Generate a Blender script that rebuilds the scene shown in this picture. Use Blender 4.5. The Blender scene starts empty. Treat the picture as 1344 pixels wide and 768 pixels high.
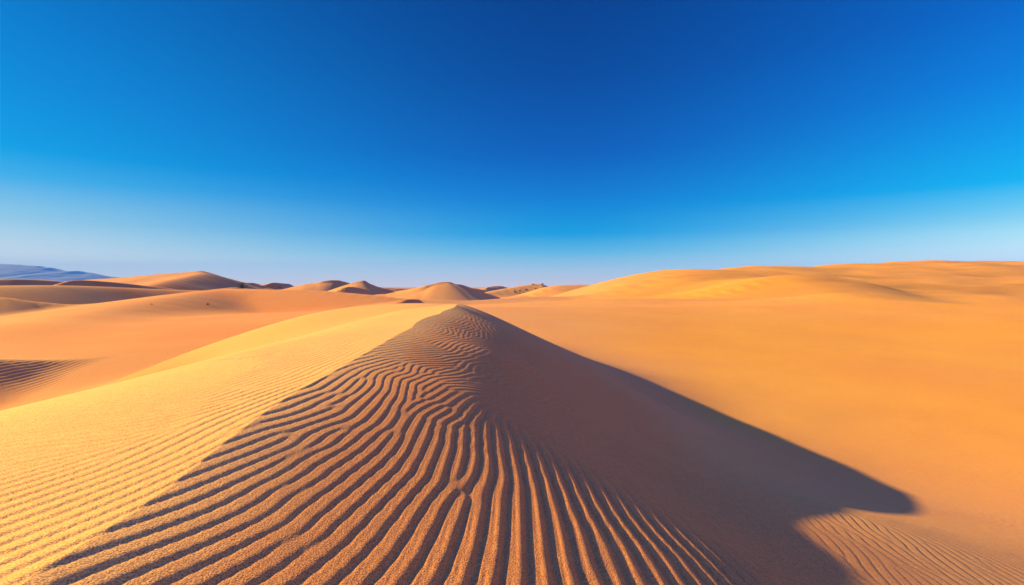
import bpy, math, random
import numpy as np

rng = np.random.default_rng(7)
random.seed(7)

# ------------------------------------------------------------------ camera, sky, sun, exposure
SC = bpy.context.scene
COL = SC.collection
EXPO = 1.7
EYE = 12.0                       # eye level above the lowest sand
F = 747.0                        # focal length in pixels of a 1344 px wide frame
HOR = 376.0                      # row of the horizon in that frame

cam_data = bpy.data.cameras.new("camera")
cam = bpy.data.objects.new("camera", cam_data)
COL.objects.link(cam)
cam_data.sensor_width = 36.0
cam_data.lens = 36.0 * F / 1344.0
cam_data.clip_start = 0.05
cam_data.clip_end = 60000.0
cam.location = (0, 0, EYE)
PITCH = math.atan((384.0 - HOR) / F)
cam.rotation_euler = (math.pi / 2 - PITCH, 0, 0)
SC.camera = cam

SUN_EL = math.radians(20.75)
SUN_AZ = math.radians(72.7)      # degrees left of straight ahead
TRAVEL = np.array([math.sin(SUN_AZ), -math.cos(SUN_AZ), -math.tan(SUN_EL)])

world = bpy.data.worlds.new("World")
SC.world = world
world.use_nodes = True
wn, wl = world.node_tree.nodes, world.node_tree.links
wn.clear()
w_out = wn.new("ShaderNodeOutputWorld")
w_bg = wn.new("ShaderNodeBackground")
w_sky = wn.new("ShaderNodeTexSky")
w_sky.sky_type = 'NISHITA'
w_sky.sun_disc = False
w_sky.sun_elevation = SUN_EL
w_sky.sun_rotation = -SUN_AZ
w_sky.altitude = 600.0
w_sky.air_density = 1.0
w_sky.dust_density = 0.6
w_sky.ozone_density = 3.0
w_bg.inputs["Strength"].default_value = 0.10

def wmath(op, a, b=None, clamp=False):
    n = wn.new("ShaderNodeMath"); n.operation = op; n.use_clamp = clamp
    for i, v in enumerate((a, b)):
        if v is None: continue
        if isinstance(v, (int, float)): n.inputs[i].default_value = v
        else: wl.new(v, n.inputs[i])
    return n.outputs[0]

def wramp(fac, stops, interp='EASE'):
    n = wn.new("ShaderNodeValToRGB"); n.color_ramp.interpolation = interp
    el = n.color_ramp.elements
    while len(el) > 1: el.remove(el[-1])
    el[0].position, el[0].color = stops[0][0], (*stops[0][1], 1)
    for p, c in stops[1:]:
        e = el.new(p); e.color = (*c, 1)
    wl.new(fac, n.inputs[0])
    return n.outputs[0]

# polarised clear sky: a deep band stands 90 degrees from the sun, brighter towards and away from it
w_tc = wn.new("ShaderNodeTexCoord")
w_sep = wn.new("ShaderNodeSeparateXYZ")
wl.new(w_tc.outputs["Generated"], w_sep.inputs[0])
elev = wmath('MAXIMUM', w_sep.outputs[2], 0.0)
w_dot = wn.new("ShaderNodeVectorMath"); w_dot.operation = 'DOT_PRODUCT'
BAND = math.radians(84.0)
w_dot.inputs[1].default_value = (-math.sin(BAND), math.cos(BAND), 0.0)
wl.new(w_tc.outputs["Generated"], w_dot.inputs[0])
def lin(*c): return tuple(((v / 255 + .055) / 1.055)**2.4 if v > 10 else v / 255 / 12.92 for v in c)
ZEN_FILL = (.06, .21, 1.48)  # unseen overhead sky, brightened and blued to fill the shadows
deep = wramp(elev, [(0.0, lin(200, 188, 195)), (.032, lin(163, 192, 214)), (.060, lin(92, 174, 220)), (.092, lin(0, 152, 226)), (.153, lin(0, 120, 213)),
                    (.229, lin(0, 90, 188)), (.346, lin(0, 70, 160)), (.45, lin(0, 60, 144)), (.58, ZEN_FILL), (1.0, ZEN_FILL)], 'LINEAR')
left = wramp(elev, [(0.0, lin(206, 204, 210)), (.045, lin(196, 211, 224)), (.095, lin(148, 200, 234)), (.144, lin(66, 175, 237)), (.180, lin(0, 162, 234)),
                    (.265, lin(0, 144, 226)), (.35, lin(0, 130, 216)), (.45, lin(0, 112, 202)), (.58, ZEN_FILL), (1.0, ZEN_FILL)], 'LINEAR')
right = wramp(elev, [(0.0, lin(214, 229, 244)), (.04, lin(203, 228, 249)), (.075, lin(166, 221, 249)), (.105, lin(108, 202, 249)), (.138, lin(0, 180, 249)),
                     (.193, lin(0, 161, 244)), (.265, lin(0, 132, 233)), (.35, lin(0, 108, 214)), (.45, lin(0, 92, 198)), (.58, ZEN_FILL), (1.0, ZEN_FILL)], 'LINEAR')
dl = wmath('MAXIMUM', w_dot.outputs["Value"], 0.0); dr_ = wmath('MINIMUM', w_dot.outputs["Value"], 0.0)
w_m0 = wn.new("ShaderNodeMixRGB")
wl.new(wmath('MULTIPLY', wmath('POWER', dl, 1.7), 1.7, True), w_m0.inputs[0]); wl.new(deep, w_m0.inputs[1]); wl.new(left, w_m0.inputs[2])
w_mix = wn.new("ShaderNodeMixRGB")
wl.new(wmath('MULTIPLY', wmath('POWER', wmath('ABSOLUTE', dr_), 1.7), 2.5, True), w_mix.inputs[0]); wl.new(w_m0.outputs[0], w_mix.inputs[1]); wl.new(right, w_mix.inputs[2])
# pink fill added to the unseen sky opposite the sun, to tint the shadows
w_d2 = wn.new("ShaderNodeVectorMath"); w_d2.operation = 'DOT_PRODUCT'
w_d2.inputs[1].default_value = (math.sin(SUN_AZ), -math.cos(SUN_AZ), 0.0)
wl.new(w_tc.outputs["Generated"], w_d2.inputs[0])
pink_fill = wmath('SMOOTH_MIN', wmath('MULTIPLY', wmath('MAXIMUM', wmath('SUBTRACT', w_d2.outputs["Value"], 0.52), 0.0), 2.4), 1.0)
w_g = wn.new("ShaderNodeMixRGB"); wl.new(pink_fill, w_g.inputs[0]); wl.new(w_mix.outputs[0], w_g.inputs[1]); w_g.inputs[2].default_value = (.52, .42, .80, 1)
w_mix = w_g
w_scale = wn.new("ShaderNodeVectorMath"); w_scale.operation = 'SCALE'
# the air near the ground takes part of this light, so the sky above it is that much brighter
w_k = wramp(elev, [(0.0, (.98, .86, .70)), (.04, (.86, .78, .64)), (.09, (.60, .60, .53)), (.2, (.52, .51, .50)), (.5, (.47, .46, .46)), (.62, (.8, .8, .8)), (1.0, (.8, .8, .8))], 'LINEAR')  # the overhead lift, out of view, is added shadow fill
w_kk = wn.new("ShaderNodeMixRGB"); w_kk.blend_type = 'MULTIPLY'; w_kk.inputs[0].default_value = 1.0
wl.new(w_mix.outputs[0], w_kk.inputs[1]); wl.new(w_k, w_kk.inputs[2]); w_mix = w_kk
wl.new(w_mix.outputs[0], w_scale.inputs[0]); w_scale.inputs["Scale"].default_value = 19.5 / 2**EXPO
w_fin = wn.new("ShaderNodeMixRGB"); w_fin.inputs[0].default_value = 0.9985
wl.new(w_sky.outputs[0], w_fin.inputs[1]); wl.new(w_scale.outputs[0], w_fin.inputs[2])
wl.new(w_fin.outputs[0], w_bg.inputs["Color"])
wl.new(w_bg.outputs[0], w_out.inputs["Surface"])

sun_data = bpy.data.lights.new("sun", 'SUN')
sun_data.energy = 5.0
sun_data.angle = math.radians(0.6)
sun_data.color = (1.0, 0.835, 0.20)
sun = bpy.data.objects.new("sun", sun_data)
COL.objects.link(sun)
from mathutils import Vector
sun.rotation_euler = Vector(TRAVEL).to_track_quat('-Z', 'Y').to_euler()
sun.location = (-40, 12, 40)

SC.view_settings.view_transform = 'Standard'
SC.view_settings.look = 'None'
SC.view_settings.exposure = EXPO
SC.view_settings.gamma = 1.0
SC.render.engine = 'CYCLES'
SC.cycles.max_bounces = 5
SC.cycles.volume_bounces = 0

# ------------------------------------------------------------------ numpy helpers
def sstep(a, b, x):
    t = np.clip((x - a) / (b - a), 0, 1)
    return t * t * (3 - 2 * t)

def smax(a, b, k):
    h = np.clip(0.5 + 0.5 * (a - b) / k, 0, 1)
    return b * (1 - h) + a * h + k * h * (1 - h)

_perm = rng.integers(0, 2**31, 4096)
def _hash(ix, iy, seed):
    h = (ix * 73856093) ^ (iy * 19349663) ^ (seed * 83492791)
    return _perm[(h & 4095)] / 2**31
def vnoise(x, y, seed=0):
    ix = np.floor(x).astype(np.int64); iy = np.floor(y).astype(np.int64)
    fx = x - ix; fy = y - iy
    fx = fx**3 * (fx * (fx * 6 - 15) + 10); fy = fy**3 * (fy * (fy * 6 - 15) + 10)
    a = _hash(ix, iy, seed); b = _hash(ix + 1, iy, seed)
    c = _hash(ix, iy + 1, seed); d = _hash(ix + 1, iy + 1, seed)
    return (a * (1 - fx) + b * fx) * (1 - fy) + (c * (1 - fx) + d * fx) * fy * 1.0 - 0.5
def fbm(x, y, octaves=4, seed=0, gain=.5):
    s = 0; a = 1.0
    for o in range(octaves):
        s = s + a * vnoise(x * 2.03**o + 17.3 * o, y * 2.03**o - 9.1 * o, seed + o)
        a *= gain
    return s

class Spline2:                                   # smooth surface through surveyed points
    def __init__(self, pts, lam=0.0):
        P = np.array(pts, float)
        self.xy = P[:, :2]; n = len(P)
        K = self.phi(self.xy[:, None] - self.xy[None])
        A = np.zeros((n + 3, n + 3)); A[:n, :n] = K + lam * np.eye(n)
        A[:n, n] = 1; A[:n, n + 1:] = self.xy; A[n, :n] = 1; A[n + 1:, :n] = self.xy.T
        self.w = np.linalg.solve(A, np.r_[P[:, 2], 0, 0, 0])
    @staticmethod
    def phi(d):
        r2 = (d**2).sum(-1) + 1e-12
        return 0.5 * r2 * np.log(r2)
    def __call__(self, x, y):
        out = np.empty(x.size); q = np.stack([x.ravel(), y.ravel()], 1)
        for i in range(0, len(q), 60000):
            c = q[i:i + 60000]
            out[i:i + 60000] = self.phi(c[:, None] - self.xy[None]) @ self.w[:-3] + self.w[-3] + c @ self.w[-2:]
        return out.reshape(x.shape)

# ------------------------------------------------------------------ the sand surface (z relative to eye level)
PLAIN = -9.6
crest = [(-2.6, -30, -2.2), (-2.6, -8, -1.7), (-2.5, 0, -1.62), (-2.65, 3.24, -1.6), (-2.72, 4.44, -1.6), (-2.84, 6, -1.5), (-2.92, 9, -1.4),
         (-2.93, 12.5, -1.3), (-2.93, 16.6, -1.2), (-2.85, 22.5, -1.07), (-2.77, 26.8, -1.0), (-2.79, 28.6, -.93), (-3.0, 34, -1.19), (-3.3, 38, -1.32),
         (-3.9, 45, -1.48), (-4.6, 52, -1.62), (-5.8, 60, -2.0), (-9, 72, -4.0), (-13, 92, -7.0)]
lee = list(crest)
for (x, y, z) in crest[1:]:
    lee.append((x - 2.5, y, z + .40))
lee += [(-30, 20, 8), (-30, 60, 6),
        (-1.6, 2, -1.84), (-.6, 2, -2.09), (1.4, 3, -2.68), (2.4, 3.3, -3.05), (3.4, 3.5, -3.55), (6, 4, -4.3), (0, -6, -2.7), (6, -6, -4.6), (14, -6, -6),
        (-1.6, 5.2, -1.83), (-0.6, 5.2, -2.09), (0.4, 5.5, -2.37), (1.4, 6, -2.71), (2.4, 6.5, -3.11), (3.3, 7.2, -3.57),
        (4.3, 7.8, -3.94), (4.8, 9.6, -4.11), (7.36, 13.4, -5.10), (10, 16, -6.24), (13.4, 19.4, -7.45), (16.1, 22.8, -8.4),
        (9.4, 10.5, -5.3), (14, 13, -6.6), (20, 18, -8.0), (30, 26, -9.1), (30, 10, -8.0),
        (-1.7, 10, -1.6), (-.8, 10, -1.84), (1.0, 10, -2.72), (2.6, 10.5, -3.58), (-1.8, 15, -1.45), (-.8, 15, -1.73), (1.0, 15, -2.62), (4, 15, -4.4), (6.5, 15, -5.25),
        (-.8, 22, -1.70), (1.0, 22, -2.50), (4, 22, -4.3), (8, 22, -6.3), (12, 22, -7.6),
        (-.8, 29, -1.84), (1.2, 29, -2.68), (4.5, 29, -4.3), (9, 29, -6.7), (14, 29, -8.4),
        (-1, 36, -2.1), (1.0, 36, -2.9), (5, 36, -5.1), (9, 36, -7.2), (14, 37, -8.7),
        (0, 45, -3.15), (5, 45, -5.4), (10, 46, -7.4), (20, 40, -9.2), (20, 50, -9.3),
        (-1, 58, -3.9), (6, 60, -7.2), (20, 70, -9.5), (0, 80, -8.5), (40, 50, -9.5), (60, 20, -9.5), (60, 60, -9.5), (10, 100, -9.6), (60, 110, -9.6), (-20, 110, -9.0)]
wind = list(crest)
for (x, y, z) in crest[1:16]:
    wind.append((x + 3, y, z + .45))
for y, zc in ((-8, -1.7), (3, -1.6), (9, -1.4), (16, -1.2), (23, -1.07), (30, -1.0)):
    k = (y + 8) / 38.0
    wind += [(-6, y, zc - .34 + .06 * k), (-9, y, -2.27 + .1 * k if y > 5 else -2.35), (-12, y, -2.93), (-15, y, -3.75), (-19, y, -5.1), (-25, y, -7.3), (-34, y, -9.2)]
wind += [(-6, 40, -1.22), (-10, 40, -1.5), (-14.2, 40, -2.05), (-18, 40, -3.1), (-24, 40, -5.1), (-32, 40, -8.0),
         (-8, 50, -1.48), (-12, 50, -1.7), (-16, 50, -2.4), (-22, 50, -4.2), (-32, 52, -8.0),
         (-12, 65, -3.3), (-20, 65, -5.6), (-30, 68, -8.4), (-20, 90, -8.4),
         (-50, 20, -9.6), (-50, 60, -9.6), (-50, 100, -9.6), (-50, -8, -9.6)]
lee_s, wind_s = Spline2(lee, .02), Spline2(wind, .02)

def pix(px, py, depth):
    return ((px - 672.0) / F * depth, depth, (HOR - py) / F * depth)

# name, crest line as (photo column, photo row, distance), slope left, slope right, roundness left, right, toe blend
RIDGES = [
 # rim of the wide bowl on the right
 ("rim", [(600, 404, 120), (760, 402.5, 135), (900, 402.5, 145), (1060, 401, 150), (1250, 400, 152), (1400, 401, 154), (1600, 404, 156)], .05, .07, 14, 14, 2.0),
 # hills on the right
 ("hill", [(740, 394, 250), (800, 383, 262), (852, 365, 280), (888, 354.5, 300), (913, 355.5, 320), (974, 350, 350), (1000, 352, 365), (1064, 351.5, 390), (1115, 347, 410), (1159, 345, 425),
           (1202, 341, 440), (1235, 343.5, 450), (1344, 345.5, 470), (1600, 352, 480)], .2, .16, 20, 24, 6),
 ("hill", [(850, 402, 215), (900, 394, 218), (950, 379, 225), (1000, 364, 235), (1035, 359.5, 242), (1102, 366, 254), (1180, 386, 262), (1240, 399, 266)], .16, [.16, .16, .17, .18, .21, .25, .26, .26], 10, 6, 4),
 ("hill", [(960, 400, 180), (1010, 395, 180), (1080, 387, 180), (1130, 386, 182), (1200, 393, 186), (1300, 409, 190), (1400, 420, 194)], .12, [.12, .12, .12, .16, .25, .29, .29], 8, 5, 3),
 ("hill", [(1180, 380, 320), (1240, 375, 330), (1300, 373, 335), (1420, 372, 340)], .12, .16, 12, 8, 4),
 ("hill", [(1150, 396, 225), (1220, 392, 228), (1300, 390, 230), (1420, 392, 232)], .10, .13, 10, 6, 3),
 ("hill", [(1040, 356, 380), (1110, 354, 385), (1180, 360, 390), (1260, 366, 400)], .12, .2, 12, 5, 4),
 ("hill", [(700, 398, 190), (760, 394.5, 195), (830, 392, 200), (900, 394, 205)], .1, .12, 8, 8, 3),
 # low rounded dunes right of the middle
 ("dune", [(690, 388, 430), (720, 377, 440), (746, 374.2, 450), (781, 374.6, 455), (810, 379, 440), (830, 386, 430)], .22, .24, 16, 8, 3),
 ("dune", [(770, 378, 620), (812, 368.7, 620), (829, 371, 620), (860, 376, 620)], .2, .3, 10, 6, 3),
 ("dune", [(640, 384, 520), (668, 378.5, 540), (700, 373.2, 560), (712, 373.4, 560), (724, 377, 560), (745, 382, 560)], .2, .3, 10, 3, 3),
 # sharp dune with a dark slip line
 ("dune", [(505, 386, 335), (542, 378.5, 338), (563, 374, 340), (585, 371.4, 338), (606, 378, 345), (628, 387, 354), (655, 395, 366)], .24, [.22, .22, .24, .28, .35, .37, .37], 12, 4, 3),
 ("dune", [(560, 374.6, 330), (585, 369.8, 338), (597, 373, 341), (606, 373.8, 345), (628, 381.5, 355), (653, 390, 368)], .3, .70, 1, .3, 1.2),
 ("dune", [(560, 400, 215), (600, 397, 220), (650, 393, 232), (700, 389.5, 250), (760, 390, 260)], .1, .16, 6, 4, 2),
 ("dune", [(532, 393.3, 184), (540, 392.8, 186), (549, 393.3, 190)], .2, .8, 1, .2, .3),
 # double peak left of the middle
 ("dune", [(370, 380, 470), (400, 373, 475), (416, 371, 480), (431, 369.8, 480), (446, 371.6, 482), (470, 378, 480)], .25, [.2, .2, .22, .26, .32, .32], 12, 5, 3),
 ("dune", [(424, 369.0, 474), (434, 367.6, 478), (446, 367.9, 482), (458, 371, 487)], .3, .7, 1, .3, 1.2),
 ("dune", [(436, 383, 400), (456, 375.5, 398), (470, 371.5, 398), (478, 371.8, 400), (492, 380.0, 404), (515, 386, 410)], .26, [.24, .24, .27, .34, .37, .37], 9, 3, 3),
 ("dune", [(464, 371.5, 396), (477, 368.0, 400), (484, 371, 402), (494, 375.5, 405), (511, 380, 411)], .3, .70, 1, .3, 1.2),
 ("dune", [(440, 383, 366), (452, 377.2, 370), (463, 376.6, 374), (478, 379.5, 379)], .2, .7, 2, .4, 1),
 ("dune", [(300, 381.5, 215), (350, 380.5, 215), (400, 380.8, 212), (450, 384.3, 208), (500, 389, 204), (535, 392.3, 204), (570, 394, 206)], .10, [.26, .36, .36, .30, .24, .2, .2], 8, 5, 2),
 # slip faces near the horizon
 ("dune", [(322, 372.5, 640), (330, 371, 650), (340, 373, 665)], .2, .6, 2, .3, 1),
 ("dune", [(352, 373, 690), (359, 371, 700), (368, 371.6, 715), (380, 372.6, 735)], .2, .6, 2, .3, 1),
 # tall dune on the left
 ("dune", [(60, 373, 600), (114, 367.5, 600), (162, 364.5, 595), (200, 361.5, 590), (233, 359.6, 566), (264, 358.4, 572), (291, 368.2, 580), (314, 373.2, 587), (345, 378, 598)], .26, [.2, .2, .2, .21, .24, .3, .36, .36, .36], 12, 6, 4),
 ("dune", [(160, 364.3, 560), (200, 360.6, 562), (232, 358.4, 564), (250, 357.2, 566), (266, 355.8, 572), (291, 363.8, 580), (314, 369.5, 588), (342, 374.5, 600)], .3, [.2, .2, .33, .36, .62, .62, .62, .62], 3, .6, 2),
 ("dune", [(266, 358, 560), (240, 364, 520), (215, 370, 480), (190, 376, 450), (170, 380, 430)], .36, .24, 8, 8, 4),
 ("dune", [(55, 378, 375), (72, 374.3, 385), (88, 369.2, 392), (104, 367.8, 400), (130, 369, 415), (165, 372, 430), (222, 378.5, 450)], .3, [.3, .5, .6, .6, .55, .45, .3], 4, .8, 3),
 ("dune", [(-120, 372, 520), (-60, 368, 520), (0, 366.2, 530), (45, 366.8, 545), (90, 370, 560)], .3, .5, 4, .8, 3),
 ("dune", [(-160, 377, 205), (-60, 376, 215), (0, 375, 225), (71, 374.6, 245), (140, 376.5, 268), (217, 380, 295), (286, 382.0, 320)], .16, [.24, .26, .31, .38, .37, .30, .2], 5, 5, 2),
 ("dune", [(250, 384, 268), (280, 380, 275), (305, 377.3, 280), (317, 377.6, 286), (328, 380, 292)], .2, [.15, .15, .3, .6, .5], 3, .8, 1.2),
 # long dune with a pale crest on the left
 ("dune", [(-300, 470, 62), (-120, 452, 75), (-20, 436, 88), (60, 421, 108), (130, 407, 135), (200, 393, 170), (260, 384, 205), (310, 379, 235), (345, 380, 240)], .14, [.12, .12, .14, .20, .26, .30, .30, .26, .2], 7, 9, 2),
 ("dune", [(-200, 398, 150), (-60, 390, 155), (4, 390.5, 160), (40, 395, 166), (90, 399.5, 172), (130, 401, 178), (180, 401, 184)], .18, .28, 5, 2, 1.2),
 # low ripple field at the left edge
 ("dune", [(-150, 478, 44), (-60, 472, 49), (20, 473, 55), (100, 474, 61), (160, 475.5, 66), (220, 480, 72)], .10, [.2, .42, .42, .42, .38, .25], 4, 1.2, .8),
]
# far field of small dunes reaching to the horizon
for i in range(64):
    a = math.radians(-50 + 100 * (i + random.random()) / 64); r = random.uniform(650, 2400)
    x0, y0 = r * math.sin(a), r * math.cos(a)
    pl = []; L = random.uniform(60, 170); th = random.uniform(.2, 1.1)
    hh = random.uniform(6.0, 10.2 + .0008 * r)
    for k in range(5):
        s = k / 4 - .5
        pl.append((x0 + L * s * math.cos(th) + 8 * math.sin(5 * s + i), y0 + L * s * math.sin(th), PLAIN + hh * (1 - (2 * s)**2 * .9)))
    RIDGES.append(("far", pl, .2, .58, 5, .3, 2))
for i in range(26):                      # broken dunes outside the picture, for views from the side
    a = math.radians(random.uniform(60, 300)); r = random.uniform(130, 900)
    x0, y0 = r * math.sin(a), r * math.cos(a); L = random.uniform(60, 160); th = random.uniform(.3, 1.2)
    RIDGES.append(("far", [(x0 + L * s * math.cos(th), y0 + L * s * math.sin(th), PLAIN + 8 * (1 - (2 * s)**2)) for s in (-.5, -.25, 0, .25, .5)], .2, .5, 6, .6, 2))

def ridge_height(X, Y, pl, sl, sr, wl_, wr_):
    P = np.array(pl, float)
    # round off the polyline
    sr_v = np.array(sr, float) if isinstance(sr, (list, tuple)) else np.full(len(P), float(sr))
    t = np.linspace(0, len(P) - 1, (len(P) - 1) * 3 + 1)
    Q = []
    for tt in t:
        i = min(int(tt), len(P) - 2); u = tt - i
        p0 = P[max(i - 1, 0)]; p1 = P[i]; p2 = P[i + 1]; p3 = P[min(i + 2, len(P) - 1)]
        Q.append(.5 * ((2 * p1) + (-p0 + p2) * u + (2 * p0 - 5 * p1 + 4 * p2 - p3) * u * u + (-p0 + 3 * p1 - 3 * p2 + p3) * u**3))
    Q = np.array(Q); SR = np.interp(t, np.arange(len(P)), sr_v)
    def seg(i):
        a, b = Q[i], Q[i + 1]
        ex, ey = b[0] - a[0], b[1] - a[1]; L2 = ex * ex + ey * ey + 1e-9
        s = np.clip(((X - a[0]) * ex + (Y - a[1]) * ey) / L2, 0, 1)
        d = np.hypot(X - a[0] - s * ex, Y - a[1] - s * ey)
        cr = (ex * (Y - a[1]) - ey * (X - a[0])) / math.sqrt(L2)
        return d, a[2] + s * (b[2] - a[2]), np.clip(cr / (d + 1e-6), -1, 1), SR[i] + s * (SR[i + 1] - SR[i])
    dm = np.full(X.shape, 1e18)
    for i in range(len(Q) - 1): dm = np.minimum(dm, seg(i)[0])
    tau = .02 + .10 * dm
    W = 0; zc = 0; f = 0; srr = 0
    for i in range(len(Q) - 1):
        d, z, c, q = seg(i)
        w = np.exp(-np.minimum((d - dm) / tau, 40))
        W = W + w; zc = zc + w * z; f = f + w * c; srr = srr + w * q
    zc /= W; srr /= W; f = .5 + .5 * f / W
    d = dm
    f = f * f * (3 - 2 * f)
    sl_ = sl * f + srr * (1 - f); w = wl_ * f + wr_ * (1 - f)
    return zc - sl_ * (np.sqrt(d * d + w * w) - w)

RW = []
for nm, pl, sl, sr, a, b, k in RIDGES:
    pts = [pix(*p) for p in pl] if nm != "far" else pl
    RW.append((nm, pts, sl, sr, a, b, k))

def base_height(X, Y, want_owner=False):
    X = np.asarray(X, float); Y = np.asarray(Y, float)
    R = np.hypot(X, Y)
    H = PLAIN + 1.3 * fbm(X / 130, Y / 130, 3, 3) * sstep(60, 200, R) + .25 * fbm(X / 30, Y / 22, 2, 9) * sstep(40, 80, R)
    H = H - sstep(1500, 9000, R) * 4
    owner = np.zeros(X.shape, int)
    near = R < 175
    if near.any():
        xs, ys = X[near], Y[near]
        a, b = lee_s(xs, ys), wind_s(xs, ys)
        n = np.minimum(a, b)
        w = 1 - sstep(85, 150, np.hypot(xs, ys * 1.0))
        w = w * (1 - sstep(30, 52, -xs)) * (1 - sstep(35, 60, xs)) * (1 - sstep(20, 40, -ys)) * (1 - sstep(85, 105, ys))
        H[near] = H[near] * (1 - w) + n * w
        owner[near] = np.where((n > PLAIN + 1.0) & (w > .5), 1, 0)
    for i, (nm, pts, sl, sr, wa, wb, k) in enumerate(RW):
        P = np.array(pts); hmax = P[:, 2].max() - PLAIN + 3
        rad = hmax / min(sl, min(sr) if isinstance(sr, list) else sr) + 40 + 2 * max(wa, wb)
        lo = P.min(0) - rad; hi = P.max(0) + rad
        m = (X > lo[0]) & (X < hi[0]) & (Y > lo[1]) & (Y < hi[1])
        if not m.any(): continue
        xs, ys = X[m], Y[m]
        q = 1.5 if nm != "far" else 6
        wx = xs + q * fbm(xs / 45, ys / 45, 2, 31 + i); wy = ys + q * fbm(xs / 45, ys / 45, 2, 77 + i)
        h = ridge_height(wx, wy, pts, sl, sr, wa, wb)
        hm = H[m]
        ow = owner[m]
        ow = np.where(h > hm + .8, i + 2 if nm in ("hill", "dune") else 0, ow)
        owner[m] = ow
        H[m] = smax(h, hm, k)
    # coarse ripples over the low dune at the left
    wr = sstep(-60, -54, X) * (1 - sstep(-38, -32, X)) * sstep(44, 50, Y) * (1 - sstep(68, 76, Y))
    H = H + wr * .017 * np.sin(2 * math.pi * (X * .93 + Y * .25) / .45 + 2.5 * fbm(X / 5, Y / 9, 2, 61))
    # faint wind streaks and hollows on the open floor
    H = H + sstep(16, 26, R) * sstep(2, 12, X) * (1 - sstep(150, 260, R)) * .045 * fbm(X / 5.5 + .3 * Y / 5.5, Y / 3.6, 3, 301)
    # long low swells on the hills of the right
    sw = sstep(170, 230, Y) * sstep(30, 90, X)
    H = H + sw * (2.1 * fbm(X / 60, Y / 26, 3, 51))
    if want_owner: return H, owner
    return H

def ray_hit(px, py):
    dx, dz = (px - 672.0) / F, (HOR - py) / F
    Yd = np.geomspace(2.5, 3000, 16000)
    h = base_height(dx * Yd, Yd)
    below = h > dz * Yd
    k = int(np.argmax(below)) if below.any() else 12000
    return dx * Yd[k], Yd[k], h[k]

# ------------------------------------------------------------------ wind ripples, grown on a grid
GX0, GX1, GY0, GY1, GD = -20.0, 25.0, -2.0, 37.0, 0.04
gx = np.arange(GX0, GX1, GD); gy = np.arange(GY0, GY1, GD)
GXX, GYY = np.meshgrid(gx, gy)
# ripple strikes surveyed in the photograph: two points along one ripple crest
STRIKES = [((0, 664), (140, 615)), ((0, 587), (209, 559)), ((0, 740), (160, 672)), ((122, 768), (314, 667)), ((260, 590), (360, 548)), ((331, 768), (412, 699)), ((427, 768), (470, 687)),
           ((300, 720), (400, 640)), ((534, 768), (577, 674)), ((581, 650), (614, 600)), ((591, 754), (601, 680)), ((591, 654), (631, 583)), ((631, 727), (614, 657)), ((614, 657), (648, 583)),
           ((688, 768), (648, 640)), ((648, 640), (661, 593)), ((755, 754), (711, 680)), ((711, 680), (684, 600)), ((788, 754), (735, 650)), ((838, 757), (768, 664)),
           ((768, 664), (735, 607)), ((850, 691), (909, 768)), ((1063, 706), (1129, 768)), ((1115, 673), (1236, 768)), ((1218, 698), (1343, 757)), ((940, 680), (1030, 768)),
           ((400, 505), (556, 452)), ((431, 533), (525, 483)), ((400, 580), (509, 530)), ((462, 611), (569, 546)), ((520, 480), (600, 462)), ((560, 440), (620, 430)), ((640, 520), (700, 540)), ((700, 560), (760, 620)),
           ((1150, 560), (1300, 590)), ((1000, 480), (1200, 500)), ((420, 640), (480, 600)), ((500, 640), (560, 590)), ((100, 520), (250, 500))]
sp = []
for (a, b) in STRIKES:
    pa, pb = ray_hit(*a), ray_hit(*b)
    th = math.atan2(pb[1] - pa[1], pb[0] - pa[0])
    sp.append(((pa[0] + pb[0]) / 2, (pa[1] + pb[1]) / 2, th))
sp = np.array(sp)
def theta_field(X, Y):
    c = np.zeros(X.shape); s = np.zeros(X.shape)
    for x, y, th in sp:
        sc = .35 + .13 * math.hypot(x, y)
        w = 1.0 / (((X - x)**2 + (Y - y)**2) / sc**2 + .3)**1.6
        c += w * np.cos(2 * th); s += w * np.sin(2 * th)
    return .5 * np.arctan2(s, c)
st = 8
TH = theta_field(GXX[::st, ::st], GYY[::st, ::st])
def up(a):
    yi = np.clip(np.arange(GXX.shape[0]) / st, 0, a.shape[0] - 1.001); xi = np.clip(np.arange(GXX.shape[1]) / st, 0, a.shape[1] - 1.001)
    y0 = yi.astype(int); x0 = xi.astype(int); fy = (yi - y0)[:, None]; fx = (xi - x0)[None]
    return (a[y0][:, x0] * (1 - fy) * (1 - fx) + a[y0 + 1][:, x0] * fy * (1 - fx) + a[y0][:, x0 + 1] * (1 - fy) * fx + a[y0 + 1][:, x0 + 1] * fy * fx)
C2, S2 = up(np.cos(2 * TH)), up(np.sin(2 * TH))
wob = .46 * fbm(GXX / .9, GYY / .9, 2, 5) * (1 - .6 * sstep(-2.6, -4, GXX))
THF = np.clip(.5 * np.arctan2(S2, C2) % math.pi + wob, .02, math.pi - .02)
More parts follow.
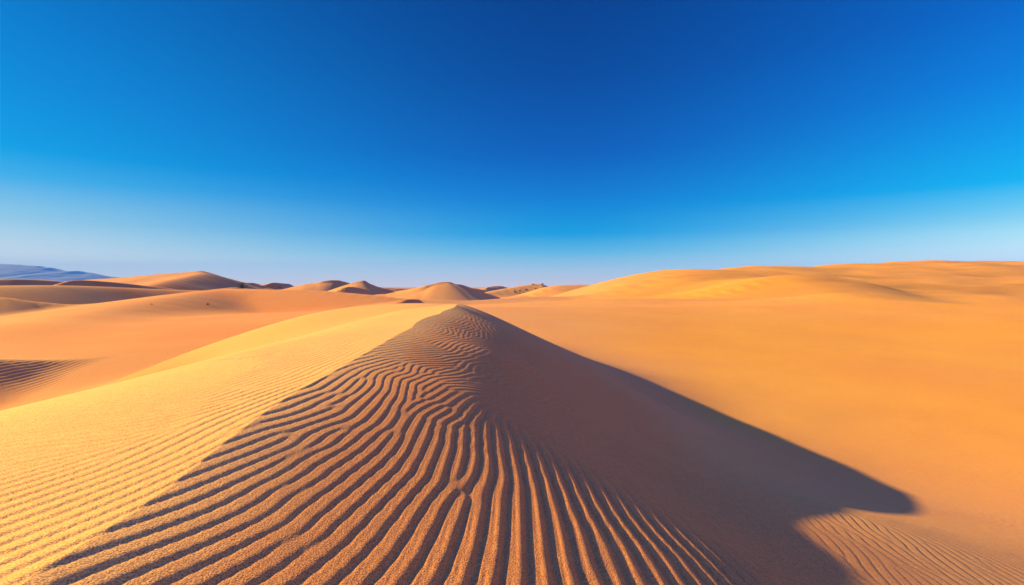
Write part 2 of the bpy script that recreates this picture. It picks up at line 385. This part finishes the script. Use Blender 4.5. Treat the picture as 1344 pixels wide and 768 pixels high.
# wavelength: short on the windward side, longer down the lee
LAM = .215 + (np.interp(GYY, [3, 6, 9, 13, 18, 25], [.245, .225, .178, .165, .19, .25]) - .215) * sstep(-3.4, -2.2, GXX) * (1 - sstep(4, 7, GXX)) - .0 * sstep(4.5, 8, GXX) - .03 * sstep(-3, -5, GXX) + .02 * fbm(GXX / 5, GYY / 5, 2, 8)
LAM = LAM * (1 - .22 * sstep(-3.6, -2.4, GXX) * (1 - sstep(-1.6, .6, GXX)))
NO, LV = 16, [.14, .165, .20, .245, .30]
ky = np.fft.fftfreq(GXX.shape[0], GD)[:, None]; kx = np.fft.rfftfreq(GXX.shape[1], GD)[None]
kr = np.hypot(kx, ky) + 1e-9; ka = np.arctan2(ky, kx)
kern = []
for o in range(NO):
    th = math.pi * o / NO + math.pi / 2          # normal to the strike
    da = (ka - th + math.pi / 2) % math.pi - math.pi / 2
    for lam in LV:
        kern.append((o, lam, np.exp(-(da / .17)**2 / 2 - ((kr * lam - 1) / .13)**2 / 2).astype(np.float32)))
ow = THF / math.pi * NO
lw = np.interp(LAM, LV, np.arange(len(LV)))
# a phase whose slope follows the strike and the wavelength as well as it can (mirrored Fourier solve)
KX = 2 * math.pi / LAM * np.sin(THF); KY = -2 * math.pi / LAM * np.cos(THF)
kxe = np.block([[KX, -KX[:, ::-1]], [KX[::-1], -KX[::-1, ::-1]]]); kye = np.block([[KY, KY[:, ::-1]], [-KY[::-1], -KY[::-1, ::-1]]])
fy2 = 2 * math.pi * np.fft.fftfreq(kxe.shape[0], GD)[:, None]; fx2 = 2 * math.pi * np.fft.rfftfreq(kxe.shape[1], GD)[None]
den = fx2**2 + fy2**2; den[0, 0] = 1
PHI = np.fft.irfft2(-1j * (fx2 * np.fft.rfft2(kxe) + fy2 * np.fft.rfft2(kye)) / den, s=kxe.shape)[:KX.shape[0], :KX.shape[1]]
gPy, gPx = np.gradient(PHI, GD)
# let the wavelength of the pattern follow the solved phase, keep the strikes
LAM = np.clip(.5 * LAM + .5 * 2 * math.pi / np.clip(np.hypot(gPx, gPy), 12, 42), .16, .34)
U = (1.0 * np.cos(PHI) + 1.1 * rng.standard_normal(GXX.shape)).astype(np.float32)
for it in range(4):
    Fh = np.fft.rfft2(U)
    V = np.zeros(GXX.shape, np.float32)
    for ki, (o, lam, K) in enumerate(kern):
        dd = np.abs(((ow - o) + NO / 2) % NO - NO / 2)
        w = np.clip(1 - dd, 0, 1) * np.clip(1 - np.abs(lw - LV.index(lam)), 0, 1)
        if not (w > 0).any(): continue
        V += (w * np.fft.irfft2(Fh * K, s=GXX.shape)).astype(np.float32)
    V /= V.std() + 1e-9
    U = np.tanh(1.5 * V)
# even out the strength of the pattern so that no patch of it goes blank
G_ = np.exp(-(kr * .42)**2 * 2.0)
rms = np.sqrt(np.maximum(np.fft.irfft2(np.fft.rfft2(V.astype(np.float64)**2) * G_, s=V.shape), .02))
RIP = np.tanh(.95 * V / rms) / .80

def cubic(grid, X, Y):
    fx = (X - GX0) / GD; fy = (Y - GY0) / GD
    ix = np.clip(np.floor(fx).astype(int), 1, grid.shape[1] - 3); iy = np.clip(np.floor(fy).astype(int), 1, grid.shape[0] - 3)
    tx = np.clip(fx - ix, 0, 1); ty = np.clip(fy - iy, 0, 1)
    def wts(t): return ((-t + 2 * t * t - t**3) / 2, (2 - 5 * t * t + 3 * t**3) / 2, (t + 4 * t * t - 3 * t**3) / 2, (-t * t + t**3) / 2)
    WX, WY = wts(tx), wts(ty)
    out = 0
    for j in range(4):
        row = 0
        for i in range(4):
            row = row + WX[i] * grid[iy + j - 1, ix + i - 1]
        out = out + WY[j] * row
    return out

def ripple_amp(X, Y, H):
    R = np.hypot(X, Y)
    crest_x = np.interp(Y, [c[1] for c in crest], [c[0] for c in crest])
    d = X - crest_x                                  # + lee, - windward
    a_w = .0110 * (1 - sstep(3.0, 7.5, -d)) * (1 - .85 * sstep(8, 20, Y))
    brink = np.interp(Y, [2, 6.5, 8, 9.5, 12, 15, 20, 28, 33], [6.5, 5.9, 4.2, 2.9, 3.2, 4.2, 3.4, 2.0, 1.2])
    a_l = .021 * (1 - sstep(-1.0, 1.2, d - brink)) + .004
    a_l = a_l * (.5 + .5 * (1 - sstep(10, 20, Y)))
    a_l = a_l * (.46 + .54 * sstep(.9, 3.4, d))
    # sheltered hollow half way down the lee
    a_l = a_l * (1 - .75 * np.exp(-(((X - .6) / 1.8)**2 + ((Y - 10.2) / 1.7)**2)))
    fl = .0078 * sstep(4.5, 7.5, X + .2 * (Y - 8)) * (1 - .6 * sstep(13, 28, Y))
    a = np.where(d < 0, a_w, np.maximum(a_l, fl))
    # blend across the crest
    k = sstep(0, .9, d)
    a = a_w * (1 - k) + np.maximum(a_l, fl) * k
    a = a * (1 - sstep(26, 38, R)) * sstep(.3, 1.5, np.minimum(GX1 - X, X - GX0)) * sstep(.2, 1.5, Y - GY0)
    a = a * (.8 + .5 * (fbm(X / 2.2, Y / 2.2, 2, 15) + .3))
    return np.maximum(a, 0)

# ------------------------------------------------------------------ mesh of the sand: fine near the eye, coarser far away
ang_in = np.linspace(-46, 46, 1250)
ang = np.radians(np.concatenate([ang_in, 46 + np.cumsum(np.linspace(.1, 3.2, 150)) * (268 / np.cumsum(np.linspace(.1, 3.2, 150))[-1] / 1.0) * .5]))
tail = np.cumsum(np.concatenate([np.linspace(.1, 3.0, 75), np.linspace(3.0, .1, 75)])); tail = 46 + tail / (tail[-1] + .1) * 268
ang = np.radians(np.concatenate([ang_in, tail]))
rr = [1.2]
while rr[-1] < 7600:
    r = rr[-1]
    rr.append(r + .010 + .0042 * r if r > 3 else r + .05)
rr = np.array(rr)
NA, NR = len(ang), len(rr)
A, RR = np.meshgrid(ang, rr)
X = RR * np.sin(A); Y = RR * np.cos(A)
H, OWN = base_height(X, Y, True)
m = (X > GX0 + .2) & (X < GX1 - .2) & (Y > GY0 + .2) & (Y < GY1 - .2)
u = cubic(RIP, X[m], Y[m])
lamm = cubic(LAM, X[m], Y[m])
u = cubic(RIP, X[m] - .10 * lamm * u * TRAVEL[0], Y[m] - .10 * lamm * u * TRAVEL[1])     # steeper on the side away from the wind
u = 2.0 * np.sqrt(np.clip((1.06 + u) / 2.06, 0.0, 1.1) + .012) - 1.25     # rounded backs, narrow grooves
H[m] += ripple_amp(X[m], Y[m], H[m]) * u * (lamm / .27)
Z = H + EYE
# smooth normals from the whole sheet, so that the pieces it is cut into meet without a seam
def sheet_normals():
    P = np.stack([X, Y, Z], -1)
    da = np.empty_like(P); dr = np.empty_like(P)
    da[:, 1:-1] = P[:, 2:] - P[:, :-2]; da[:, 0] = P[:, 1] - P[:, -1]; da[:, -1] = P[:, 0] - P[:, -2]
    dr[1:-1] = P[2:] - P[:-2]; dr[0] = P[1] - P[0]; dr[-1] = P[-1] - P[-2]
    n = np.cross(da, dr); n /= np.linalg.norm(n, axis=-1, keepdims=True) + 1e-12
    n[n[..., 2] < 0] *= -1
    return n
NRM = sheet_normals()
# sand tones: sunlit brightness painted onto the windward flank, redder in the hollows to the left, golden to the right
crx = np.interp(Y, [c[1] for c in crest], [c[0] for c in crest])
SUNLIT = sstep(-1.2, .3, crx - X) * (1 - sstep(-3.6, -5.4, H - 0.0 * X)) * (Y < 75) * (Y > -30) * (RR < 90)
ang_ = np.arctan2(X, np.maximum(Y, 1))
RED = sstep(-.10, -.5, ang_ + .25 * fbm(X / 50, Y / 50, 3, 203)) * sstep(20, 45, RR) * (.75 + .8 * fbm(X / 70, Y / 30, 3, 205))
GOLD = sstep(-.1, .35, ang_ + .2 * fbm(X / 60, Y / 60, 3, 207)) * sstep(22, 55, RR) * (.85 + .35 * fbm(X / 60, Y / 25, 3, 209)) * np.maximum(sstep(-7.4, -8.7, H), sstep(48, 75, RR))
RED = np.maximum(RED, .55 * sstep(-.2, 1.5, X - crx) * (1 - sstep(3.5, 8, X)) * (RR < 34) * (1 - sstep(20, 33, RR)))  # lee flank painted redder, as if under grazing sun
TONE = np.stack([np.clip(SUNLIT, 0, 1), np.clip(RED, 0, 1), np.clip(GOLD, 0, 1), np.ones_like(X)], -1).reshape(-1, 4).astype(np.float32)

# ------------------------------------------------------------------ materials
def nodes(mat):
    mat.use_nodes = True
    nt = mat.node_tree; nt.nodes.clear()
    o = nt.nodes.new("ShaderNodeOutputMaterial"); b = nt.nodes.new("ShaderNodeBsdfPrincipled")
    nt.links.new(b.outputs[0], o.inputs["Surface"])
    return nt, b, o

def sand_material():
    mat = bpy.data.materials.new("sand")
    nt, b, o = nodes(mat)
    N, L = nt.nodes, nt.links
    geo = N.new("ShaderNodeNewGeometry")
    def noise(scale, detail=2.0, rough=.5):
        n = N.new("ShaderNodeTexNoise"); n.inputs["Scale"].default_value = scale; n.inputs["Detail"].default_value = detail
        n.inputs["Roughness"].default_value = rough; L.new(geo.outputs["Position"], n.inputs["Vector"]); return n
    grain = noise(85.0, 1.0); big = noise(.06, 3.0); mid = noise(6.0, 3.0)
    r1 = N.new("ShaderNodeValToRGB"); e = r1.color_ramp.elements
    e[0].position = .33; e[0].color = (.33, .098, .027, 1)
    e[1].position = .62; e[1].color = (.70, .288, .056, 1)
    k = e.new(.47); k.color = (.52, .192, .040, 1)
    L.new(grain.outputs["Fac"], r1.inputs[0])
    r2 = N.new("ShaderNodeValToRGB"); e = r2.color_ramp.elements
    e[0].position = .3; e[0].color = (.95, .90, .95, 1); e[1].position = .7; e[1].color = (1.0, 1.06, 1.0, 1)
    L.new(big.outputs["Fac"], r2.inputs[0])
    mx = N.new("ShaderNodeMixRGB"); mx.blend_type = 'MULTIPLY'; mx.inputs[0].default_value = 1
    L.new(r1.outputs[0], mx.inputs[1]); L.new(r2.outputs[0], mx.inputs[2])
    r3 = N.new("ShaderNodeValToRGB"); e = r3.color_ramp.elements
    e[0].position = .3; e[0].color = (.93, .92, .95, 1); e[1].position = .7; e[1].color = (1.04, 1.04, 1.0, 1)
    L.new(mid.outputs["Fac"], r3.inputs[0])
    mx2 = N.new("ShaderNodeMixRGB"); mx2.blend_type = 'MULTIPLY'; mx2.inputs[0].default_value = 1
    L.new(mx.outputs[0], mx2.inputs[1]); L.new(r3.outputs[0], mx2.inputs[2])
    at = N.new("ShaderNodeAttribute"); at.attribute_name = "sand_sun_tone"
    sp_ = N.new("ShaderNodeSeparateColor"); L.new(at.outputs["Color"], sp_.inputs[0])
    last = mx2.outputs[0]
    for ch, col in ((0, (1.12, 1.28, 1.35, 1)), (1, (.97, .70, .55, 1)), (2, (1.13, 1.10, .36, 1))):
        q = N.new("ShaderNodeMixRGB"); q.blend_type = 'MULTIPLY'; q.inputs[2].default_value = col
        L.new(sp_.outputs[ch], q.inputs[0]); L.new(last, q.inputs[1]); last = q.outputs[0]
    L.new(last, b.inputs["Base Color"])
    b.inputs["Roughness"].default_value = .95
    b.inputs["Specular IOR Level"].default_value = .12
    bump = N.new("ShaderNodeBump"); bump.inputs["Strength"].default_value = .7; bump.inputs["Distance"].default_value = .008
    g2 = noise(70.0, 2.0)
    L.new(g2.outputs["Fac"], bump.inputs["Height"])
    L.new(bump.outputs[0], b.inputs["Normal"])
    return mat
M_SAND = sand_material()

def simple(name, c0, c1, scale, rough=.9):
    mat = bpy.data.materials.new(name); nt, b, o = nodes(mat)
    tc = nt.nodes.new("ShaderNodeNewGeometry")
    n = nt.nodes.new("ShaderNodeTexNoise"); n.inputs["Scale"].default_value = scale; n.inputs["Detail"].default_value = 6
    nt.links.new(tc.outputs["Position"], n.inputs["Vector"])
    r = nt.nodes.new("ShaderNodeValToRGB"); r.color_ramp.elements[0].position = .35; r.color_ramp.elements[1].position = .65
    r.color_ramp.elements[0].color = (*c0, 1); r.color_ramp.elements[1].color = (*c1, 1)
    nt.links.new(n.outputs["Fac"], r.inputs[0]); nt.links.new(r.outputs[0], b.inputs["Base Color"])
    b.inputs["Roughness"].default_value = rough
    b.inputs["Specular IOR Level"].default_value = .2
    return mat
M_ROCK = simple("rock", (.13, .105, .13), (.16, .125, .15), .002)
M_STONE = simple("stone", (.05, .033, .028), (.12, .075, .055), 3.0)
M_TWIG = simple("twig", (.05, .032, .02), (.11, .075, .045), 8.0)
M_LEAF = simple("leaf", (.035, .045, .018), (.09, .085, .035), 6.0)

# ------------------------------------------------------------------ cut the sheet into floor and dunes and link them
P_all = np.stack([X, Y, Z], -1).reshape(-1, 3)
N_all = NRM.reshape(-1, 3)
ii, jj = np.meshgrid(np.arange(NR - 1), np.arange(NA), indexing='ij')
j2 = (jj + 1) % NA
quads = np.stack([ii * NA + jj, ii * NA + j2, (ii + 1) * NA + j2, (ii + 1) * NA + jj], -1).reshape(-1, 4)
q_owner = OWN[:-1].reshape(-1)
def link_sheet(name, sel, label=None):
    q = quads[sel]
    used, inv = np.unique(q.ravel(), return_inverse=True)
    pts, nr = P_all[used], N_all[used]
    me = bpy.data.meshes.new(name)
    me.vertices.add(len(pts)); me.vertices.foreach_set("co", pts.astype(np.float32).ravel())
    nq = len(q)
    me.loops.add(nq * 4); me.loops.foreach_set("vertex_index", inv.astype(np.int32))
    me.polygons.add(nq); me.polygons.foreach_set("loop_start", np.arange(0, nq * 4, 4, dtype=np.int32))
    me.update(calc_edges=True)
    me.polygons.foreach_set("use_smooth", np.ones(nq, bool))
    me.normals_split_custom_set_from_vertices(nr.astype(np.float32))
    ca = me.color_attributes.new("sand_sun_tone", 'FLOAT_COLOR', 'POINT'); ca.data.foreach_set("color", TONE[used].ravel())
    me.materials.append(M_SAND)
    o = bpy.data.objects.new(name, me); COL.objects.link(o)
    o["kind"] = "structure"
    return o
DUNE_NAMES = {}
floor = link_sheet("sand_floor", q_owner == 0)
def dune_of(k):
    return k
for k in np.unique(q_owner):
    if k == 0: continue
    sel = q_owner == k
    if sel.sum() < 30:
        continue
    nm = "dune" if k == 1 else ("sand_hill" if RW[k - 2][0] == "hill" else "dune")
    link_sheet(nm, sel)
small = [k for k in np.unique(q_owner) if k and (q_owner == k).sum() < 30]
if small:
    link_sheet("sand_floor", np.isin(q_owner, small))
# the patch of sand under the eye
me = bpy.data.meshes.new("sand_floor")
ring = P_all[:NA]
me.from_pydata([tuple(p) for p in ring] + [(0, 0, float(ring[:, 2].mean()))], [], [((i + 1) % NA, i, NA) for i in range(NA)])
me.materials.append(M_SAND)
o = bpy.data.objects.new("sand_floor", me); COL.objects.link(o); o["kind"] = "structure"

# ------------------------------------------------------------------ mountains at the left, far away
MD = 6500.0
sky_m = [(-520, 352), (-380, 344), (-260, 340), (-150, 346), (-60, 343), (0, 345), (25, 346), (45, 347.5), (68, 350), (85, 354), (97, 355), (103, 354), (112, 356.5), (121, 358.5), (135, 360.5), (152, 364), (185, 370), (220, 378)]
sx = np.array([(p[0] - 672) / F for p in sky_m]); sz = np.array([(HOR - p[1]) / F for p in sky_m])
na, nd = 700, 90
tx = np.linspace(sx[0], sx[-1], na); dd = np.linspace(MD - 1500, MD + 1200, nd)
TX, DD = np.meshgrid(tx, dd)
MX, MY = TX * MD + (DD - MD) * .15, DD
ridge = np.interp(TX, sx, sz) * MD
prof = 1 - np.abs((DD - MD) / np.where(DD < MD, 1500, 1200))**1.15
rn = 1 - np.abs(fbm(MX / 520, MY / 520, 5, 60)) * 2.4
hz = 9 * fbm(MX / 110, MY / 160, 4, 92) + (ridge + 8) * prof * (.97 + .03 * rn * (1 - .0) ) * (1.0 + .0 * TX)
hz = np.where(np.abs(DD - MD) < 60, np.maximum(hz, ridge + 26 * fbm(MX / 150, MY / 120, 4, 90)), hz)
MZ = hz + EYE - 20
vs = np.stack([MX, MY, MZ], -1).reshape(-1, 3)
a_, b_ = np.meshgrid(np.arange(nd - 1), np.arange(na - 1), indexing='ij')
fq = np.stack([a_ * na + b_, a_ * na + b_ + 1, (a_ + 1) * na + b_ + 1, (a_ + 1) * na + b_], -1).reshape(-1, 4)
me = bpy.data.meshes.new("mountains")
me.vertices.add(len(vs)); me.vertices.foreach_set("co", vs.astype(np.float32).ravel())
me.loops.add(len(fq) * 4); me.loops.foreach_set("vertex_index", fq.astype(np.int32).ravel())
me.polygons.add(len(fq)); me.polygons.foreach_set("loop_start", np.arange(0, len(fq) * 4, 4, dtype=np.int32))
me.update(calc_edges=True)
me.materials.append(M_ROCK)
o = bpy.data.objects.new("mountains", me); COL.objects.link(o); o["kind"] = "structure"

# ------------------------------------------------------------------ haze
HZ = 0.58
me = bpy.data.meshes.new("haze")
x0, x1, y0, y1, z0, z1 = -8600, 8600, -8600, 8600, -12, 345
me.from_pydata([(x0, y0, z0), (x1, y0, z0), (x1, y1, z0), (x0, y1, z0), (x0, y0, z1), (x1, y0, z1), (x1, y1, z1), (x0, y1, z1)], [],
               [(0, 3, 2, 1), (4, 5, 6, 7), (0, 1, 5, 4), (1, 2, 6, 5), (2, 3, 7, 6), (3, 0, 4, 7)])
haze = bpy.data.objects.new("haze", me); COL.objects.link(haze); haze["kind"] = "stuff"
mat = bpy.data.materials.new("haze"); mat.use_nodes = True
nt = mat.node_tree; nt.nodes.clear()
out = nt.nodes.new("ShaderNodeOutputMaterial"); pv = nt.nodes.new("ShaderNodeVolumePrincipled")
pv.inputs["Color"].default_value = (.04, .24, .74, 1)
pv.inputs["Density"].default_value = HZ / MD
pv.inputs["Anisotropy"].default_value = 0.0
nt.links.new(pv.outputs[0], out.inputs["Volume"])
me.materials.append(mat)

# ------------------------------------------------------------------ shrubs, twigs and stones on the sand
def mesh_obj(name, V, Fc, mat, parent=None, smooth=False):
    me = bpy.data.meshes.new(name); me.from_pydata(V, [], Fc)
    me.materials.append(mat)
    if smooth: me.polygons.foreach_set("use_smooth", [True] * len(Fc))
    o = bpy.data.objects.new(name, me); COL.objects.link(o)
    if parent: o.parent = parent
    return o

def tube(V, Fc, p, q, r0, r1, n=5):
    p, q = Vector(p), Vector(q); d = (q - p).normalized()
    s = d.orthogonal().normalized(); t = d.cross(s)
    b = len(V)
    for c, r in ((p, r0), (q, r1)):
        for k in range(n):
            a = 2 * math.pi * k / n
            V.append(tuple(c + (s * math.cos(a) + t * math.sin(a)) * r))
    for k in range(n):
        Fc.append((b + k, b + (k + 1) % n, b + n + (k + 1) % n, b + n + k))
    Fc.append(tuple(b + n + k for k in range(n)))

def make_shrub(loc, size, label, leafy=1.0, cat="shrub", group=None):
    root = bpy.data.objects.new("desert_shrub" if leafy > 0 else "dry_twig", None); COL.objects.link(root)
    root.location = loc; root["label"] = label; root["category"] = cat
    if group: root["group"] = group
    V, Fc = [], []; tips = []
    for k in range(16 if leafy > 0 else 6):
        a = random.uniform(0, 2 * math.pi); t = random.uniform(.2, 1.2)
        p = Vector((0, 0, -.06 * size)); d = Vector((math.cos(a) * math.sin(t), math.sin(a) * math.sin(t), math.cos(t)))
        for s in range(4):
            q = p + d * size * .2 * random.uniform(.7, 1.3)
            tube(V, Fc, p, q, .022 * size * (1 - s * .2), .022 * size * (.8 - s * .2))
            p = q; d = (d + Vector((random.uniform(-.4, .4), random.uniform(-.4, .4), random.uniform(-.2, .3)))).normalized()
            if s > 0: tips.append(p)
    mesh_obj("stems", V, Fc, M_TWIG, root)
    if leafy > 0:
        V, Fc = [], []
        for p in tips:
            for k in range(int(26 * leafy)):
                c = p + Vector([random.gauss(0, .085 * size) for _ in range(3)])
                if c.z < 0: continue
                u = Vector([random.gauss(0, 1) for _ in range(3)]).normalized() * .035 * size
                v = u.orthogonal().normalized() * .016 * size
                b = len(V); V += [tuple(c - u), tuple(c + v), tuple(c + u), tuple(c - v)]; Fc.append((b, b + 1, b + 2, b + 3))
        mesh_obj("foliage", V, Fc, M_LEAF, root)
    return root

def on_sand(px, py):
    x, y, z = ray_hit(px, py)
    return (x, y, z + EYE)

def make_stone(loc, size, label, group):
    V, Fc = [], []
    n, mrow = 12, 8
    for i in range(mrow + 1):
        f = math.pi * i / mrow
        for j in range(n):
            a = 2 * math.pi * j / n
            r = 1 + .35 * float(vnoise(np.array([3 * math.cos(a) * math.sin(f) + loc[0]]), np.array([3 * math.sin(a) * math.sin(f) + 3 * math.cos(f)]), 4)[0])
            V.append((r * math.cos(a) * math.sin(f) * size[0], r * math.sin(a) * math.sin(f) * size[1], r * math.cos(f) * size[2]))
    for i in range(mrow):
        for j in range(n):
            Fc.append((i * n + j, (i + 1) * n + j, (i + 1) * n + (j + 1) % n, i * n + (j + 1) % n))
    o = mesh_obj("rock_outcrop", V, Fc, M_STONE)
    o.location = loc; o["label"] = label; o["category"] = "rock"
    if group: o["group"] = group
    return o

make_shrub(on_sand(273, 400.5), .9, "dark dry shrub alone on the smooth orange slope below the pale crest at left", .6)
make_shrub(on_sand(199, 400), .5, "tiny dry shrub near the pale dune crest, left of the larger slope shrub", .4)
make_shrub(on_sand(318, 378.5), 3.4, "low wide brownish shrub at the end of the pale crest, right of the tall dune", 1.0)
make_shrub(on_sand(367.5, 377.8), 2.0, "dark compact shrub standing alone just below the horizon, left of the double peak", 1.0)
FAR = [((676, 384.2), 2.6, "lowest and leftmost dark shrub of the diagonal row on the low far dune"),
       ((683, 382.8), 2.4, "second shrub from the left in the diagonal row on the far dune"),
       ((691, 381.4), 2.4, "middle shrub of the diagonal row climbing the low far dune"),
       ((703, 379.6), 2.2, "uppermost shrub of the diagonal row on the low far dune"),
       ((700, 374.2), 2.2, "left one of the two shrubs on the crest of the low far dune"),
       ((712, 374.4), 2.6, "right one of the two shrubs on the crest of the low far dune")]
for (px, py), sz_, lab in FAR:
    make_shrub(on_sand(px, py), sz_, lab, .8, group="shrubs scattered on the low far dune")
